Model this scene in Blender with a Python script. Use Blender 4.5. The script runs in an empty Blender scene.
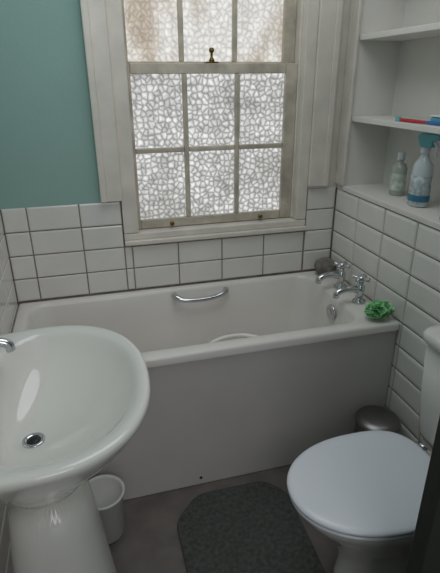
import bpy, bmesh, math, random
from mathutils import Vector, Matrix
random.seed(3)
C=bpy.context.scene.collection
def lin(c):
    return tuple(((x/255)/12.92 if x/255<=.04045 else ((x/255+.055)/1.055)**2.4) for x in c)+(1,)
def mat(name,rgb,rough=.5,metal=0,noise=0,nscale=8,bump=0,bscale=60,trans=0,coat=0,alpha=1):
    m=bpy.data.materials.new(name);m.use_nodes=True;nt=m.node_tree;b=nt.nodes["Principled BSDF"]
    c=lin(rgb);b.inputs["Base Color"].default_value=c
    b.inputs["Roughness"].default_value=rough;b.inputs["Metallic"].default_value=metal
    b.inputs["Transmission Weight"].default_value=trans;b.inputs["Coat Weight"].default_value=coat
    tc=nt.nodes.new("ShaderNodeTexCoord")
    if noise:
        n=nt.nodes.new("ShaderNodeTexNoise");n.inputs["Scale"].default_value=nscale;n.inputs["Detail"].default_value=5
        nt.links.new(tc.outputs["Object"],n.inputs["Vector"])
        r=nt.nodes.new("ShaderNodeValToRGB");r.color_ramp.elements[0].position=.3;r.color_ramp.elements[1].position=.7
        r.color_ramp.elements[0].color=tuple(x*(1-noise) for x in c[:3])+(1,)
        r.color_ramp.elements[1].color=tuple(min(1,x*(1+noise*.6)) for x in c[:3])+(1,)
        nt.links.new(n.outputs["Fac"],r.inputs["Fac"]);nt.links.new(r.outputs["Color"],b.inputs["Base Color"])
    if bump:
        n=nt.nodes.new("ShaderNodeTexNoise");n.inputs["Scale"].default_value=bscale;n.inputs["Detail"].default_value=4
        nt.links.new(tc.outputs["Object"],n.inputs["Vector"])
        bp=nt.nodes.new("ShaderNodeBump");bp.inputs["Strength"].default_value=bump;bp.inputs["Distance"].default_value=.004
        nt.links.new(n.outputs["Fac"],bp.inputs["Height"]);nt.links.new(bp.outputs["Normal"],b.inputs["Normal"])
    return m
M_TEAL=mat("teal_paint",(150,182,176),.75,noise=.05,nscale=3,bump=.15,bscale=90)
M_TILE=mat("glazed_tile",(230,228,224),.14,noise=.07,nscale=4)
M_GROUT=mat("grey_brown_grout",(138,126,114),.9,noise=.3,nscale=25)
M_WOOD=mat("white_gloss_paint",(224,218,209),.35,noise=.11,nscale=9,bump=.08,bscale=30)
M_SASH=mat("aged_backlit_paint",(196,187,172),.45,noise=.3,nscale=14,bump=.15,bscale=40)  # aged paint, base colour also darkened because the sashes are backlit
M_SHELF=mat("white_shelf_paint",(228,225,220),.5,noise=.05,nscale=4)
M_BATH=mat("white_acrylic",(230,226,222),.16,noise=.04,nscale=3)
M_PANEL=mat("bath_panel_acrylic",(210,206,205),.3,noise=.07,nscale=2.5)
M_CER=mat("white_ceramic",(228,226,222),.09,coat=.3)
M_SEAT=mat("white_seat_plastic",(226,230,238),.22)
M_CHROME=mat("chrome",(205,207,210),.12,metal=1)
M_STEEL=mat("brushed_steel",(140,138,138),.38,metal=1,noise=.1,nscale=20)
M_BLACK=mat("black_plastic",(20,20,22),.4)
M_FLOOR=mat("grey_vinyl",(110,103,100),.5,noise=.28,nscale=9,bump=.15,bscale=40)
M_MAT=mat("charcoal_pile",(78,81,78),.95,noise=.4,nscale=70,bump=1,bscale=200)
M_DOOR=mat("unlit_door_paint",(46,48,43),.55,noise=.1,nscale=6)  # dark base colour stands in for a door face that gets no light
M_CEIL=mat("ceiling_white",(225,225,220),.8,noise=.02)
M_BRASS=mat("aged_brass",(120,95,50),.35,metal=.9,noise=.2,nscale=40)
M_STONE=mat("pumice",(124,119,114),.9,noise=.35,nscale=40,bump=.8,bscale=80)
M_TUB=mat("white_tub_plastic",(214,214,210),.35)

def finish(name,bm,mt,parent=None,smooth=False,bevel=0,subd=0,seg=2,shade_angle=None):
    bmesh.ops.recalc_face_normals(bm,faces=bm.faces)
    me=bpy.data.meshes.new(name);bm.to_mesh(me);bm.free()
    o=bpy.data.objects.new(name,me);C.objects.link(o)
    for m in (mt if isinstance(mt,(list,tuple)) else [mt]): me.materials.append(m)
    if smooth:
        for p in me.polygons:p.use_smooth=True
    if bevel:
        b=o.modifiers.new("bevel","BEVEL");b.width=bevel;b.segments=seg;b.limit_method='ANGLE'
        for p in me.polygons:p.use_smooth=True
        w=o.modifiers.new("wn","WEIGHTED_NORMAL");w.keep_sharp=True
    if subd:
        s=o.modifiers.new("sub","SUBSURF");s.levels=subd;s.render_levels=subd
    if parent:o.parent=parent
    return o
def empty(name):
    o=bpy.data.objects.new(name,None);C.objects.link(o);o.empty_display_size=.05;return o
def addbox(bm,a,b,mi=0):
    vs=[bm.verts.new((x,y,z)) for x in (a[0],b[0]) for y in (a[1],b[1]) for z in (a[2],b[2])]
    for f in ((0,1,3,2),(4,6,7,5),(0,4,5,1),(2,3,7,6),(0,2,6,4),(1,5,7,3)):
        fc=bm.faces.new([vs[i] for i in f]);fc.material_index=mi
def box(name,a,b,mt,parent=None,bevel=0,seg=2):
    bm=bmesh.new();addbox(bm,a,b);return finish(name,bm,mt,parent,bevel=bevel,seg=seg)
def loft(name,rings,mt,parent=None,cap0=True,cap1=True,subd=0,smooth=True):
    bm=bmesh.new();vr=[[bm.verts.new(p) for p in r] for r in rings];n=len(rings[0])
    for i in range(len(vr)-1):
        for j in range(n):
            k=(j+1)%n;bm.faces.new((vr[i][j],vr[i][k],vr[i+1][k],vr[i+1][j]))
    if cap0:bm.faces.new(vr[0])
    if cap1:bm.faces.new(vr[-1])
    return finish(name,bm,mt,parent,smooth=smooth,subd=subd)
def lathe(name,prof,loc,mt,parent=None,axis='Z',n=32,sx=1,sy=1):
    rings=[]
    for r,h in prof:
        ring=[]
        for i in range(n):
            t=2*math.pi*i/n;v=Vector((r*math.cos(t)*sx,r*math.sin(t)*sy,h))
            if axis=='X':v=Vector((v.z,v.x,v.y))
            if axis=='-X':v=Vector((-v.z,v.x,v.y))
            if axis=='Y':v=Vector((v.x,v.z,v.y))
            if axis=='-Y':v=Vector((v.x,-v.z,v.y))
            ring.append(v+Vector(loc))
        rings.append(ring)
    return loft(name,rings,mt,parent)
def tube(name,pts,rad,mt,parent=None,n=12,res=8):
    P=[Vector(p) for p in pts];R=rad if isinstance(rad,(list,tuple)) else [rad]*len(P)
    Q=[];RR=[]
    for i in range(len(P)-1):
        p0=P[max(i-1,0)];p1=P[i];p2=P[i+1];p3=P[min(i+2,len(P)-1)]
        for k in range(res):
            t=k/res
            Q.append(.5*((2*p1)+(p2-p0)*t+(2*p0-5*p1+4*p2-p3)*t*t+(3*p1-p0-3*p2+p3)*t**3));RR.append(R[i]*(1-t)+R[i+1]*t)
    Q.append(P[-1]);RR.append(R[-1])
    rings=[];up=None
    for i,q in enumerate(Q):
        d=(Q[min(i+1,len(Q)-1)]-Q[max(i-1,0)]).normalized()
        if up is None:up=d.orthogonal().normalized()
        up=(up-d*up.dot(d)).normalized();s=d.cross(up)
        rings.append([q+(up*math.cos(2*math.pi*j/n)+s*math.sin(2*math.pi*j/n))*RR[i] for j in range(n)])
    return loft(name,rings,mt,parent)
def rrect(x0,x1,y0,y1,r,z,n=8):
    out=[]
    for cx,cy,a in ((x1-r,y1-r,0),(x0+r,y1-r,90),(x0+r,y0+r,180),(x1-r,y0+r,270)):
        for i in range(n+1):
            t=math.radians(a+90*i/n);out.append((cx+r*math.cos(t),cy+r*math.sin(t),z))
    return out

XL,XR,YB,YF=-.34,1.10,1.99,-1.1
HC=2.42
# ------------------------------------------------------------------ camera
p,yw,ro,f=math.radians(23.36),math.radians(15.23),math.radians(-.37),480.4
fw=Vector((math.sin(yw)*math.cos(p),math.cos(yw)*math.cos(p),-math.sin(p)))
r0=Vector((math.cos(yw),-math.sin(yw),0));u0=r0.cross(fw)
r=r0*math.cos(ro)+u0*math.sin(ro);u=-r0*math.sin(ro)+u0*math.cos(ro)
cd=bpy.data.cameras.new("camera");cam=bpy.data.objects.new("camera",cd);C.objects.link(cam)
cam.matrix_world=Matrix(((r.x,u.x,-fw.x,0),(r.y,u.y,-fw.y,0),(r.z,u.z,-fw.z,1.47),(0,0,0,1)))
cd.sensor_fit='VERTICAL';cd.sensor_height=36;cd.lens=f/573*36;cd.clip_start=.02
bpy.context.scene.camera=cam

# ------------------------------------------------------------------ room shell
box("floor",(XL-.1,YF,-.1),(XR+.3,YB+.15,0),M_FLOOR)
box("ceiling",(XL-.1,YF,HC),(XR+.3,YB+.15,HC+.1),M_CEIL)
def tiles(bm,O,U,V,N,rects,bev,th,gap=.0022):
    O,U,V,N=map(Vector,(O,U,V,N))
    for (u0_,u1_,v0_,v1_) in rects:
        if u1_-u0_<.012 or v1_-v0_<.012:continue
        a,b,c,d=u0_+gap,u1_-gap,v0_+gap,v1_-gap
        jit=random.uniform(-.0004,.0004)
        lo=[O+U*x+V*y for x,y in ((a,c),(b,c),(b,d),(a,d))]
        e=bev*.25
        mid=[O+U*x+V*y+N*th*.7 for x,y in ((a+e,c+e),(b-e,c+e),(b-e,d-e),(a+e,d-e))]
        e=bev
        hi=[O+U*x+V*y+N*(th+jit) for x,y in ((a+e,c+e),(b-e,c+e),(b-e,d-e),(a+e,d-e))]
        rs=[[bm.verts.new(q) for q in s] for s in (lo,mid,hi)]
        for k in range(2):
            for j in range(4):
                fc=bm.faces.new((rs[k][j],rs[k][(j+1)%4],rs[k+1][(j+1)%4],rs[k+1][j]));fc.material_index=1
        fc=bm.faces.new(rs[2]);fc.material_index=1
def cuts(lo,hi,start,step):
    e=[lo];k=start
    while k<hi-1e-4:
        if k>lo+1e-4:e.append(k)
        k+=step
    e.append(hi);return list(zip(e[:-1],e[1:]))
def grid(u0_,u1_,us,ustep,v0_,v1_,vs,vstep):
    return [(a,b,c,d) for a,b in cuts(u0_,u1_,us,ustep) for c,d in cuts(v0_,v1_,vs,vstep)]
# back wall (with the window opening)
WX0,WX1,WZ0,WZ1=.12,.957,.82,2.3
bm=bmesh.new()
y0=YB+.003
addbox(bm,(XL-.1,y0,0),(WX0,YB+.15,1.01),0);addbox(bm,(WX1,y0,0),(XR+.3,YB+.15,1.01),0)
addbox(bm,(WX0,y0,0),(WX1,YB+.15,WZ0),0)
addbox(bm,(XL-.1,y0,1.01),(WX0,YB+.15,HC),2);addbox(bm,(WX1,y0,1.01),(XR+.3,YB+.15,HC),3)
addbox(bm,(WX0,y0,WZ1),(WX1,YB+.15,HC),2)
O=(0,y0,0);U=(1,0,0);V=(0,0,1);N=(0,-1,0)
R1=grid(XL,WX0,-.647,.2,.61,1.012,.612,.1)+grid(WX0,WX1,-.047,.2,.61,.815,.612,.1)+grid(WX1,XR,.957,.2,.61,1.02,.612,.1)
tiles(bm,O,U,V,N,R1,.006,.004)
finish("wall_back",bm,[M_GROUT,M_TILE,M_TEAL,M_WOOD])
# left wall
bm=bmesh.new()
addbox(bm,(XL-.1,YF,0),(XL-.003,YB,1.01),0);addbox(bm,(XL-.1,YF,1.01),(XL-.003,YB,HC),2)
tiles(bm,(XL-.003,0,0),(0,1,0),(0,0,1),(1,0,0),grid(.39,YB-.002,.39,.2,.012,1.012,.012,.1),.006,.003)
finish("wall_left",bm,[M_GROUT,M_TILE,M_TEAL])
# right wall: tiled dwarf wall with a shelved alcove above
bm=bmesh.new()
AY0,AY1,AX=.62,1.93,1.30
addbox(bm,(XR+.003,AY0,0),(XR+.3,YB,1.005),0)
addbox(bm,(XR+.003,YF,0),(XR+.3,AY0,HC),2)
addbox(bm,(XR+.003,AY1,1.005),(XR+.3,YB,HC),3)
addbox(bm,(AX,AY0,1.005),(XR+.3,AY1,HC),3)
tiles(bm,(XR+.003,0,0),(0,1,0),(0,0,1),(-1,0,0),grid(AY0,YB-.006,.59,.2,.012,1.006,.006,.1),.012,.006)
finish("wall_right",bm,[M_GROUT,M_TILE,M_TEAL,M_SHELF])

# alcove shelving
sh=empty("alcove_shelves")
box("ledge_board",(XR-.004,AY0,1.008),(AX-.001,AY1-.002,1.030),M_SHELF,sh,.003)
box("shelf_mid",(XR+.008,AY0,1.302),(AX-.001,AY1-.002,1.322),M_SHELF,sh,.002)
box("shelf_top",(XR+.008,AY0,1.608),(AX-.001,AY1-.002,1.628),M_SHELF,sh,.002)
box("shelf_high",(XR+.008,AY0,1.91),(AX-.001,AY1-.002,1.93),M_SHELF,sh,.002)
box("front_stile",(XR-.012,AY1-.012,1.031),(XR+.0025,YB-.002,HC-.001),M_WOOD,sh,.003)

# ------------------------------------------------------------------ window
def glow_glassmat(name,scale,contrast,base,warm,bigscale=5,strength=1.0,stretch=1):  # panes glow themselves: daylight through the glass is put into emission
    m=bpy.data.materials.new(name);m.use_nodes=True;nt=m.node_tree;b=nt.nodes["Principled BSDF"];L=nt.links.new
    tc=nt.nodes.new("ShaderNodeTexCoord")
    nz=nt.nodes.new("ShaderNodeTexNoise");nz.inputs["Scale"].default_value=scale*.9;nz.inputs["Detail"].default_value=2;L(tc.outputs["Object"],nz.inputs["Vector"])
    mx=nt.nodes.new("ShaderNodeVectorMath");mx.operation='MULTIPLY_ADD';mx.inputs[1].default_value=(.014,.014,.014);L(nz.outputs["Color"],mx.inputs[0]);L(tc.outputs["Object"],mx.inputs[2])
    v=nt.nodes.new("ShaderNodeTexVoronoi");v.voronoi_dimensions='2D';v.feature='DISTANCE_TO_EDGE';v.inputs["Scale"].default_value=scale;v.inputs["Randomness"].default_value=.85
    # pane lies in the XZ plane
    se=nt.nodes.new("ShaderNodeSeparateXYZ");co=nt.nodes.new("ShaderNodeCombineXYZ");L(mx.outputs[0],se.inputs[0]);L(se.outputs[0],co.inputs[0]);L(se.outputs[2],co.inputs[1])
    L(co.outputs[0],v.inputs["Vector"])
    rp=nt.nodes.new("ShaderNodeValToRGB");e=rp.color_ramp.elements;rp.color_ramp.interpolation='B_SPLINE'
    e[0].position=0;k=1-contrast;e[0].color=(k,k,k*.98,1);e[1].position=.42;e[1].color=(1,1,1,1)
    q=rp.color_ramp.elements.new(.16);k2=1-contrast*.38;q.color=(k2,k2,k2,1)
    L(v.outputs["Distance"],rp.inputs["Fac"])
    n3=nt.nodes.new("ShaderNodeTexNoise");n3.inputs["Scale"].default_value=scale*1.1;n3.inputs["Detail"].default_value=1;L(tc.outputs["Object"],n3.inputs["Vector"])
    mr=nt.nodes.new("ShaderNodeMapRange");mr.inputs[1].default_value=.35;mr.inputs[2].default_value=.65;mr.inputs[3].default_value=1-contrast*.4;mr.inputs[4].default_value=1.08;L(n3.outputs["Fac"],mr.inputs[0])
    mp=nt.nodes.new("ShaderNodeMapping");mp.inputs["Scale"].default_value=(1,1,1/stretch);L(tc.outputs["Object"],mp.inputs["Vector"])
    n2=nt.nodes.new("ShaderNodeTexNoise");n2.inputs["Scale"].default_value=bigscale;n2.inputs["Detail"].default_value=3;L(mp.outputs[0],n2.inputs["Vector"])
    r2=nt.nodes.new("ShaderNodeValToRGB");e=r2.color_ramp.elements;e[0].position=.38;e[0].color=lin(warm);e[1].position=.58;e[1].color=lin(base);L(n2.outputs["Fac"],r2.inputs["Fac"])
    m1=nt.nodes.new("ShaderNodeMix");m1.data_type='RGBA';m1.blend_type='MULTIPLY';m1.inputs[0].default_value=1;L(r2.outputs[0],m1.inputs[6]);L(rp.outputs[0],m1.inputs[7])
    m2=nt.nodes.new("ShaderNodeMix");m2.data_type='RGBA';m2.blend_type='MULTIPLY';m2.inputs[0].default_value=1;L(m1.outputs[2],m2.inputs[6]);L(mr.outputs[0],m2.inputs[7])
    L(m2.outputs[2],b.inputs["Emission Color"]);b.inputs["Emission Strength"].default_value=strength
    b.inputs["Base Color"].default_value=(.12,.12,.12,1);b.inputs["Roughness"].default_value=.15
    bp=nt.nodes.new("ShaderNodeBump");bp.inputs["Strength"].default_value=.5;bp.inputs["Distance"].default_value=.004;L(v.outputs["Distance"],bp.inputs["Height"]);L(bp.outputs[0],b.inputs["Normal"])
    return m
M_G1=glow_glassmat("hammered_glass_glow",44,.74,(238,238,237),(212,211,208),strength=.98)
M_G2=glow_glassmat("hammered_glass_glow_warm",44,.34,(236,234,230),(186,172,154),7,strength=.95,stretch=3)  # upper panes: softer relief, brownish outdoor tints painted into the glow
w=empty("window_1")
YS=2.035
gx=[(.202,.405),(.425,.626),(.646,.845)]
def sash(tag,zb,zt,zbars,y,m_g,botrail,toprail):
    bm=bmesh.new()
    addbox(bm,(.150,y,zb-botrail),(.202,y+.04,zt+toprail));addbox(bm,(.845,y,zb-botrail),(.897,y+.04,zt+toprail))
    finish("sash_stiles_"+tag,bm,M_SASH,w,bevel=.003)
    bm=bmesh.new()
    addbox(bm,(.2025,y+.001,zb-botrail),(.8445,y+.04,zb));addbox(bm,(.2025,y+.001,zt),(.8445,y+.04,zt+toprail))
    finish("sash_rails_"+tag,bm,M_SASH,w,bevel=.003)
    bm=bmesh.new()
    for x in ((.405,.425),(.626,.646)):addbox(bm,(x[0],y+.002,zb+.0005),(x[1],y+.036,zt-.0005))
    finish("glazing_bars_vertical_"+tag,bm,M_SASH,w,bevel=.004)
    bm=bmesh.new()
    for z in zbars:
        for a,b in gx:addbox(bm,(a+.0005,y+.003,z-.010),(b-.0005,y+.035,z+.010))
    finish("glazing_bars_horizontal_"+tag,bm,M_SASH,w,bevel=.004)
    zs=[zb]+[q for z in zbars for q in (z-.01,z+.01)]+[zt]
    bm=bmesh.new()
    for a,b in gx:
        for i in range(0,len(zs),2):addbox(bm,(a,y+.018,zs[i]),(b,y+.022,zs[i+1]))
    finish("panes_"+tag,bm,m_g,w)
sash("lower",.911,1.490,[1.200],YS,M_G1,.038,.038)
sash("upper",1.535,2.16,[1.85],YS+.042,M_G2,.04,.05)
bm=bmesh.new()
addbox(bm,(.123,1.985,.872),(.186,2.032,2.25));addbox(bm,(.905,1.985,.872),(.954,2.032,2.25));addbox(bm,(.186,1.985,2.2),(.905,2.032,2.25))
addbox(bm,(.123,2.032,.872),(.149,2.12,2.25));addbox(bm,(.898,2.032,.872),(.954,2.12,2.25))
finish("box_frame",bm,M_WOOD,w,bevel=.004)
bm=bmesh.new()
for a,b in ((.044,.128),(.950,1.040)):
    addbox(bm,(a,1.966,1.016 if a<.5 else 1.024),(b,1.984,2.33))
    s=(a,a+.022) if a<.5 else (b-.022,b)
    addbox(bm,(s[0]-.002,1.958,1.016 if a<.5 else 1.024),(s[1]+.002,1.9665,2.335))
addbox(bm,(.128,1.966,2.25),(.95,1.984,2.33))
finish("architrave",bm,M_WOOD,w,bevel=.004)
bm=bmesh.new();addbox(bm,(.123,1.968,.822),(.954,2.13,.842));addbox(bm,(.123,1.985,.842),(.954,2.12,.870))
finish("sill",bm,M_WOOD,w,bevel=.004)
for i,x in enumerate((.335,.742)):
    lathe("sash_lift_%d"%(i+1),[(.004,0),(.004,.012),(.009,.016),(.010,.022),(.006,.027)],(x,YS,.893),M_BRASS,w,axis='-Y',n=14)
bm=bmesh.new();addbox(bm,(.505,YS+.004,1.5285),(.555,YS+.036,1.534));finish("catch_plate",bm,M_BRASS,w,bevel=.002)
lathe("catch_post",[(.012,0),(.010,.008),(.005,.016),(.005,.030),(.010,.036),(.011,.044),(.006,.050)],(.53,YS+.016,1.534),M_BRASS,w,n=16)

# ------------------------------------------------------------------ bath
bath=empty("bathtub")
bx0,bx1,by0,by1=XL+.004,XR-.006,1.39,YB-.006
ix0,ix1,iy0,iy1=-.285,.965,1.452,1.945
rg=[rrect(bx0,bx1,by0,by1,.012,.580),rrect(bx0,bx1,by0,by1,.012,.603),rrect(bx0+.003,bx1-.003,by0+.003,by1-.003,.012,.609),
    rrect(bx0+.009,bx1-.009,by0+.009,by1-.009,.012,.612),
    rrect(ix0-.012,ix1+.010,iy0-.010,iy1+.010,.085,.611),rrect(ix0-.003,ix1+.003,iy0-.003,iy1+.003,.08,.607),
    rrect(ix0+.004,ix1-.002,iy0+.002,iy1-.002,.08,.595),rrect(ix0+.04,ix1-.012,iy0+.012,iy1-.012,.08,.48),
    rrect(ix0+.12,ix1-.04,iy0+.035,iy1-.035,.09,.28),rrect(ix0+.16,ix1-.07,iy0+.06,iy1-.06,.09,.225),rrect(ix0+.22,ix1-.12,iy0+.11,iy1-.11,.07,.213)]
t=loft("tub_shell",rg,M_BATH,bath,cap0=False)
box("side_panel",(XL+.004,1.404,.002),(XR-.006,1.418,.581),M_PANEL,bath,.002)
lathe("panel_screw",[(.006,0),(.006,.002),(.003,.003)],(.30,1.404,.035),M_BLACK,bath,axis='-Y',n=14)
tube("grip_handle_rear",[(.315,1.938,.585),(.325,1.918,.580),(.36,1.905,.570),(.43,1.900,.566),(.50,1.905,.570),(.545,1.918,.580),(.555,1.938,.585)],[.015,.013,.011,.010,.011,.013,.015],M_CHROME,bath)
tube("grip_handle_front",[(.36,1.462,.578),(.37,1.480,.583),(.41,1.496,.590),(.455,1.500,.592),(.50,1.496,.590),(.54,1.480,.583),(.55,1.462,.578)],[.013,.010,.008,.0075,.008,.010,.013],M_BATH,bath)
lathe("overflow",[(.034,0),(.034,.004),(.030,.009),(.017,.010),(.014,.006)],(.9515,1.665,.545),M_CHROME,bath,axis='-X',n=28)
def pillar_tap(tag,x,y,z,par,s=1.0,d=(-1,0)):
    lathe("tap_body_"+tag,[(.024*s,0),(.024*s,.006*s),(.015*s,.012*s),(.013*s,.03*s),(.017*s,.045*s),(.017*s,.06*s),(.011*s,.066*s),(.010*s,.08*s)],(x,y,z),M_CHROME,par,n=20)
    tube("tap_spout_"+tag,[(x,y,z+.045*s),(x+d[0]*.03*s,y+d[1]*.03*s,z+.055*s),(x+d[0]*.065*s,y+d[1]*.065*s,z+.055*s),(x+d[0]*.09*s,y+d[1]*.09*s,z+.045*s),(x+d[0]*.095*s,y+d[1]*.095*s,z+.028*s)],[.013*s,.013*s,.012*s,.012*s,.012*s],M_CHROME,par,n=14)
    lathe("tap_head_"+tag,[(.010*s,0),(.014*s,.004*s),(.014*s,.016*s),(.009*s,.022*s)],(x,y,z+.08*s),M_CHROME,par,n=20)
    for k in range(4):
        a=math.radians(35+90*k)
        c,s_=math.cos(a),math.sin(a)
        tube("tap_handle_%s_%d"%(tag,k+1),[(x+c*.008*s,y+s_*.008*s,z+.09*s),(x+c*.022*s,y+s_*.022*s,z+.091*s),(x+c*.030*s,y+s_*.030*s,z+.092*s)],[.0065*s,.0065*s,.009*s],M_CHROME,par,n=10,res=3)
pillar_tap("hot",1.035,1.76,.6125,bath,1.15);pillar_tap("cold",1.035,1.60,.6125,bath,1.15)

# ------------------------------------------------------------------ things on the bath
def blob(name,loc,rad,mt,amp,freq,sub=4,seed=0):
    from mathutils import noise
    bm=bmesh.new();bmesh.ops.create_icosphere(bm,subdivisions=sub,radius=1)
    for v in bm.verts:
        n=noise.noise(v.co*freq+Vector((seed,seed,0)))*amp+noise.noise(v.co*freq*2.7)*amp*.5
        v.co=v.co*(1+n);v.co=Vector((v.co.x*rad[0],v.co.y*rad[1],v.co.z*rad[2]))+Vector(loc)
    return finish(name,bm,mt,smooth=True)
blob("pumice_stone",(1.038,1.920,.655),(.052,.044,.042),M_STONE,.12,1.5,seed=3)
M_PUFF=mat("green_netting",(172,238,176),.6,noise=.4,nscale=60)
bm=bmesh.new()
for k in range(60):
    ax=Vector((random.gauss(0,1),random.gauss(0,1),random.gauss(0,1))).normalized()
    a=ax.orthogonal().normalized();b=ax.cross(a);R_=random.uniform(.6,1.0);prev=None;n=26;first=None
    off=ax*random.uniform(-.5,.5)
    for j in range(n+1):
        t=2*math.pi*j/n;w1=math.sin(t*6+k)*.18
        rr=R_*math.sqrt(max(.1,1-off.length**2))
        pi=off+(a*math.cos(t)+b*math.sin(t))*rr*.62+ax*w1*.3
        po=off+(a*math.cos(t)+b*math.sin(t))*rr+ax*w1
        q=[Vector((v.x*.062,v.y*.046,v.z*.036))+Vector((1.026,1.442,.652)) for v in (pi,po)]
        for v in q: v.z=max(v.z,.6135)
        cur=[bm.verts.new(v) for v in q]
        if prev:bm.faces.new((prev[0],prev[1],cur[1],cur[0]))
        prev=cur
finish("bath_puff",bm,M_PUFF,smooth=True)

# ------------------------------------------------------------------ pedestal sink
sk=empty("pedestal_sink")
def sup(cx,cy,ax,ay,z,e=2.3,n=56,xmin=None,axn=None):
    out=[]
    for i in range(n):
        t=2*math.pi*i/n;c,s=math.cos(t),math.sin(t)
        A=ax if c>=0 else (axn or ax)
        x=cx+A*math.copysign(abs(c)**(2/e),c);y=cy+ay*math.copysign(abs(s)**(2/e),s)
        if xmin is not None:x=max(x,xmin)
        out.append((x,y,z))
    return out
XM=XL+.004
cy=.935
rg=[sup(-.17,cy,.085,.095,.60,2.2),
    sup(-.17,cy,.10,.12,.66,2.2),
    sup(-.165,cy,.145,.170,.715,2.2,axn=.15,xmin=XM),
    sup(-.155,cy,.188,.212,.765,2.25,axn=.19,xmin=XM),
    sup(-.15,cy,.217,.250,.815,2.3,axn=.25,xmin=XM),
    sup(-.15,cy,.230,.272,.845,2.3,axn=.30,xmin=XM),
    sup(-.15,cy,.236,.279,.858,2.3,axn=.30,xmin=XM),
    sup(-.15,cy,.234,.277,.868,2.3,axn=.29,xmin=XM+.003),
    sup(-.15,cy,.226,.269,.872,2.3,axn=.26,xmin=XM+.008),
    sup(-.145,cy,.202,.243,.869,2.25,axn=.135),
    sup(-.145,cy,.196,.236,.860,2.2,axn=.125),
    sup(-.147,cy,.182,.218,.835,2.15,axn=.115),
    sup(-.155,cy-.005,.150,.180,.795,2.1,axn=.10),
    sup(-.165,cy-.012,.098,.115,.762,2.05,axn=.08),
    sup(-.173,cy-.018,.05,.055,.746,2,axn=.05),
    sup(-.177,cy-.021,.024,.024,.742,2)]
loft("basin",rg,M_CER,sk,subd=1)
rg=[sup(-.17,cy,.148,.150,.003,2.6),sup(-.17,cy,.146,.148,.03,2.6),sup(-.17,cy,.135,.135,.14,2.5),sup(-.17,cy,.118,.120,.32,2.4),sup(-.17,cy,.100,.105,.5,2.3),sup(-.17,cy,.092,.098,.599,2.2)]
loft("pedestal",rg,M_CER,sk,subd=1)
D=(-.177,cy-.021,.7425)
lathe("drain_flange",[(.024,0),(.024,.003),(.017,.004),(.015,.001)],D,M_CHROME,sk,n=28)
lathe("drain_plug",[(.0145,.001),(.0145,.0035),(.006,.005)],D,M_BLACK,sk,n=24)
for i,yy in enumerate((cy+.125,cy-.165)):
    pillar_tap("basin_%d"%(i+1),-.302,yy,.870,sk,.92,(1,0))

# ------------------------------------------------------------------ toilet
to=empty("toilet")
tcy=.885
def egg(x0,x1,hw,z,n=48,e=2.35,cy_=tcy,wide=.56):
    cx=x0+(x1-x0)*wide;out=[]
    for i in range(n):
        t=2*math.pi*i/n;c,s=math.cos(t),math.sin(t)
        if c>=0:x=cx+(x1-cx)*abs(c)**(2/3.2)
        else:x=cx-(cx-x0)*abs(c)**(2/2.05)
        ee=3.2 if c>=0 else 2.1
        out.append((x,cy_+hw*math.copysign(abs(s)**(2/ee),s),z))
    return out
rg=[egg(.60,1.02,.105,.003,wide=.5),egg(.605,1.02,.10,.03,wide=.5),egg(.62,1.01,.085,.10,wide=.5),egg(.61,1.00,.09,.18,wide=.5),egg(.555,.98,.125,.26),
    egg(.49,.97,.155,.33),egg(.462,.96,.168,.37),egg(.460,.955,.170,.392),egg(.468,.95,.163,.398),egg(.50,.86,.13,.396),egg(.53,.83,.10,.34),egg(.60,.78,.06,.25)]
loft("bowl",rg,M_CER,to,subd=1)
rg=[egg(.446,.893,.176,.4005),egg(.440,.895,.181,.404),egg(.440,.895,.181,.412),egg(.446,.893,.177,.4155)]
loft("seat",rg,M_SEAT,to,subd=1)
rg=[egg(.442,.895,.179,.417),egg(.436,.897,.184,.421),egg(.436,.897,.184,.430),egg(.443,.893,.178,.4355),egg(.50,.86,.14,.439),egg(.6,.8,.06,.440)]
loft("lid",rg,M_SEAT,to,subd=1)
for i,yy in enumerate((tcy-.075,tcy+.075)):
    lathe("hinge_%d"%(i+1),[(.012,0),(.014,.004),(.014,.03),(.010,.034)],(.909,yy,.400),M_CHROME,to,n=18)
def rr2(x0,x1,y0_,y1_,r_,z):return rrect(x0,x1,y0_,y1_,r_,z,6)
rg=[rr2(.945,1.088,tcy-.15,tcy+.15,.04,.405),rr2(.938,1.090,tcy-.17,tcy+.165,.04,.43),rr2(.928,1.090,tcy-.183,tcy+.175,.04,.55),rr2(.920,1.090,tcy-.19,tcy+.182,.04,.745)]
loft("cistern",rg,M_CER,to)
rg=[rr2(.915,1.091,tcy-.196,tcy+.188,.04,.7465),rr2(.910,1.091,tcy-.20,tcy+.192,.042,.752),rr2(.910,1.091,tcy-.20,tcy+.192,.042,.772),rr2(.918,1.085,tcy-.192,tcy+.184,.04,.782),rr2(.94,1.06,tcy-.16,tcy+.16,.03,.786)]
loft("cistern_lid",rg,M_CER,to)
tube("flush_lever",[(.919,tcy-.13,.69),(.90,tcy-.13,.69),(.895,tcy-.10,.688),(.895,tcy-.05,.685)],[.008,.008,.006,.007],M_CHROME,to)

# ------------------------------------------------------------------ pedal bin
pb=empty("pedal_bin");B=(.985,1.295)
lathe("bin_body",[(.078,.004),(.082,.006),(.082,.225),(.080,.232)],B+(0,),M_STEEL,pb,n=40)
lathe("bin_base_ring",[(.080,.0005),(.085,.001),(.085,.018),(.0825,.02)],B+(0,),M_BLACK,pb,n=40)
lathe("bin_lid",[(.084,.233),(.086,.236),(.086,.248),(.080,.258),(.055,.267),(.02,.271),(.004,.2715)],B+(0,),M_STEEL,pb,n=40)
tube("bin_pedal",[(B[0]-.055,B[1]-.07,.012),(B[0]-.065,B[1]-.09,.010),(B[0]-.072,B[1]-.10,.010)],[.008,.009,.010],M_BLACK,pb)

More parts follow.
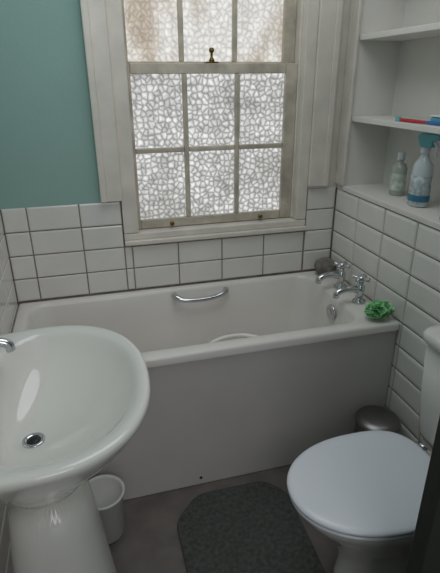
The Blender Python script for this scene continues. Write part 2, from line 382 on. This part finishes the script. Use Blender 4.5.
# ------------------------------------------------------------------ white tub behind the pedestal
tb=empty("plastic_tub");T=(-.070,1.285)
lathe("tub_wall",[(.055,.001),(.060,.006),(.070,.175),(.076,.180),(.077,.188),(.072,.190),(.066,.18),(.056,.010)],T+(0,),M_TUB,tb,n=36)

# ------------------------------------------------------------------ bath mat
bm=bmesh.new()
pts=[]
base=[(.17,.42),(.17,1.25),(.27,1.350),(.54,1.350),(.61,1.27),(.585,.42)]
for i,q in enumerate(base):
    a=Vector(base[i-1]);b=Vector(q);c=Vector(base[(i+1)%len(base)])
    d1=(a-b).normalized()*.035;d2=(c-b).normalized()*.035
    for k in range(5):
        s=k/4;pts.append(tuple((b+d1)*(1-s)**2+b*2*s*(1-s)+(b+d2)*s*s))
lo=[bm.verts.new((x,y,.0005)) for x,y in pts];hi=[bm.verts.new((x,y,.012)) for x,y in pts]
bm.faces.new(lo);bm.faces.new(hi)
for i in range(len(pts)):
    j=(i+1)%len(pts);bm.faces.new((lo[i],lo[j],hi[j],hi[i]))
finish("bath_mat",bm,M_MAT,bevel=.005,seg=3)

# ------------------------------------------------------------------ bottles
M_SB=mat("spray_bottle_body",(205,214,220),.2,coat=.3);M_SL=mat("spray_label",(190,202,206),.4,noise=.45,nscale=70);M_SH=mat("spray_head_teal",(110,186,196),.35)
M_BLUE=mat("label_blue",(60,120,150),.4,noise=.2,nscale=40)
sb=empty("spray_bottle");S=(1.180,1.515);z0=1.0305;ks=.955
def Z(pr):return [(a,b*ks) for a,b in pr]
lathe("bottle_body",Z([(.030,0),(.035,.004),(.035,.05),(.033,.09),(.035,.13),(.031,.160),(.016,.183),(.0135,.190),(.0135,.198)]),(S[0],S[1],z0),M_SB,sb,n=30,sx=.95,sy=1.2)
lathe("label",Z([(.0355,.012),(.0360,.014),(.0360,.05),(.0342,.088),(.0352,.118)]),(S[0],S[1],z0),M_SL,sb,n=30,sx=.96,sy=1.205)
lathe("label_band",Z([(.0364,.022),(.0366,.023),(.0366,.045),(.0360,.047)]),(S[0],S[1],z0),M_BLUE,sb,n=30,sx=.965,sy=1.21)
lathe("collar",Z([(.016,.1985),(.017,.2),(.017,.216),(.013,.222)]),(S[0],S[1],z0),M_SEAT,sb,n=20)
bm=bmesh.new()
pr=Z([(-.030,.222),(.020,.222),(.026,.236),(.034,.262),(.018,.272),(-.052,.270),(-.058,.258),(-.054,.250),(-.030,.246)])
vs=[[bm.verts.new((S[0]+dx,S[1]+a,z0+b)) for a,b in pr] for dx in (-.013,.013)]
bm.faces.new(vs[0]);bm.faces.new(vs[1])
for i in range(len(pr)):
    j=(i+1)%len(pr);bm.faces.new((vs[0][i],vs[0][j],vs[1][j],vs[1][i]))
bmesh.ops.rotate(bm,verts=bm.verts,cent=(S[0],S[1],z0),matrix=Matrix.Rotation(math.radians(15),3,'Z'))
finish("trigger_head",bm,M_SH,sb,bevel=.003)
R50=Matrix.Rotation(math.radians(15),3,'Z')
tube("trigger",[Vector((S[0],S[1],z0))+R50@Vector((0,a,b*ks)) for a,b in ((-.030,.244),(-.046,.225),(-.042,.205),(-.050,.188))],[.006,.006,.005,.004],M_SEAT,sb,n=10)
cb=empty("lotion_bottle");K=(1.215,1.70)
M_CLR=mat("clear_plastic",(205,215,205),.1,trans=.35)
lathe("bottle_body",[(.026,0),(.029,.003),(.029,.105),(.024,.122),(.012,.13),(.011,.137)],(K[0],K[1],z0),M_CLR,cb,n=28,sy=1.15,sx=.95)
lathe("label",[(.0293,.02),(.0297,.022),(.0297,.085),(.0293,.087)],(K[0],K[1],z0),mat("pale_label",(205,214,205),.5,noise=.35,nscale=60),cb,n=28,sy=1.15,sx=.95)
lathe("cap",[(.014,.1375),(.015,.139),(.015,.165),(.012,.170)],(K[0],K[1],z0),M_SEAT,cb,n=20)
tbz=empty("toothbrush")
tube("handle",[(1.135,1.62,1.3285),(1.14,1.55,1.3285),(1.145,1.49,1.329)],[.006,.0065,.005],mat("red_plastic",(190,40,50),.3),tbz)
tube("grip",[(1.145,1.489,1.329),(1.15,1.44,1.3285),(1.155,1.40,1.3285)],[.0055,.0065,.005],mat("blue_plastic",(40,110,180),.3),tbz)
box("bristles",(1.128,1.625,1.3225),(1.140,1.65,1.338),M_SH,tbz,.002)
rz=empty("soap_box")
box("case",(1.165,1.40,1.3225),(1.215,1.50,1.345),mat("teal_case",(90,170,190),.4),rz,.006)
box("case_lid",(1.163,1.398,1.3455),(1.217,1.502,1.352),M_SEAT,rz,.003)
lathe("bottle_cap",[(.014,0),(.015,.002),(.015,.018),(.011,.022)],(1.14,1.315,1.0305),M_BLACK,n=20)

# ------------------------------------------------------------------ open door beside the camera
d=empty("door_1")
box("door_leaf",(.535,.505,.008),(1.095,.545,2.0),M_DOOR,d,.003)

# ------------------------------------------------------------------ light
def area(name,loc,target,size,power,col,shape='SQUARE'):
    l=bpy.data.lights.new(name,"AREA");l.shape=shape;l.size=size;l.energy=power;l.color=col
    o=bpy.data.objects.new(name,l);C.objects.link(o);o.location=loc
    o.rotation_euler=(Vector(target)-Vector(loc)).to_track_quat('-Z','Y').to_euler()
area("added_rear_fill",(.15,-.9,2.0),(.3,1.6,.95),.9,7.2,(1,.97,.95))  # added fill behind the camera, no actual fitting
area("added_top_fill",(.38,1.25,HC-.02),(.38,1.25,0),1.1,7,(.94,.97,1),'DISK')  # unseen overhead fill, added to brighten lid, basin and rims
wd=bpy.data.worlds.new("World");bpy.context.scene.world=wd;wd.use_nodes=True
wd.node_tree.nodes["Background"].inputs[0].default_value=(.9,.94,1,1);wd.node_tree.nodes["Background"].inputs[1].default_value=.36
bpy.context.scene.view_settings.view_transform='Standard'
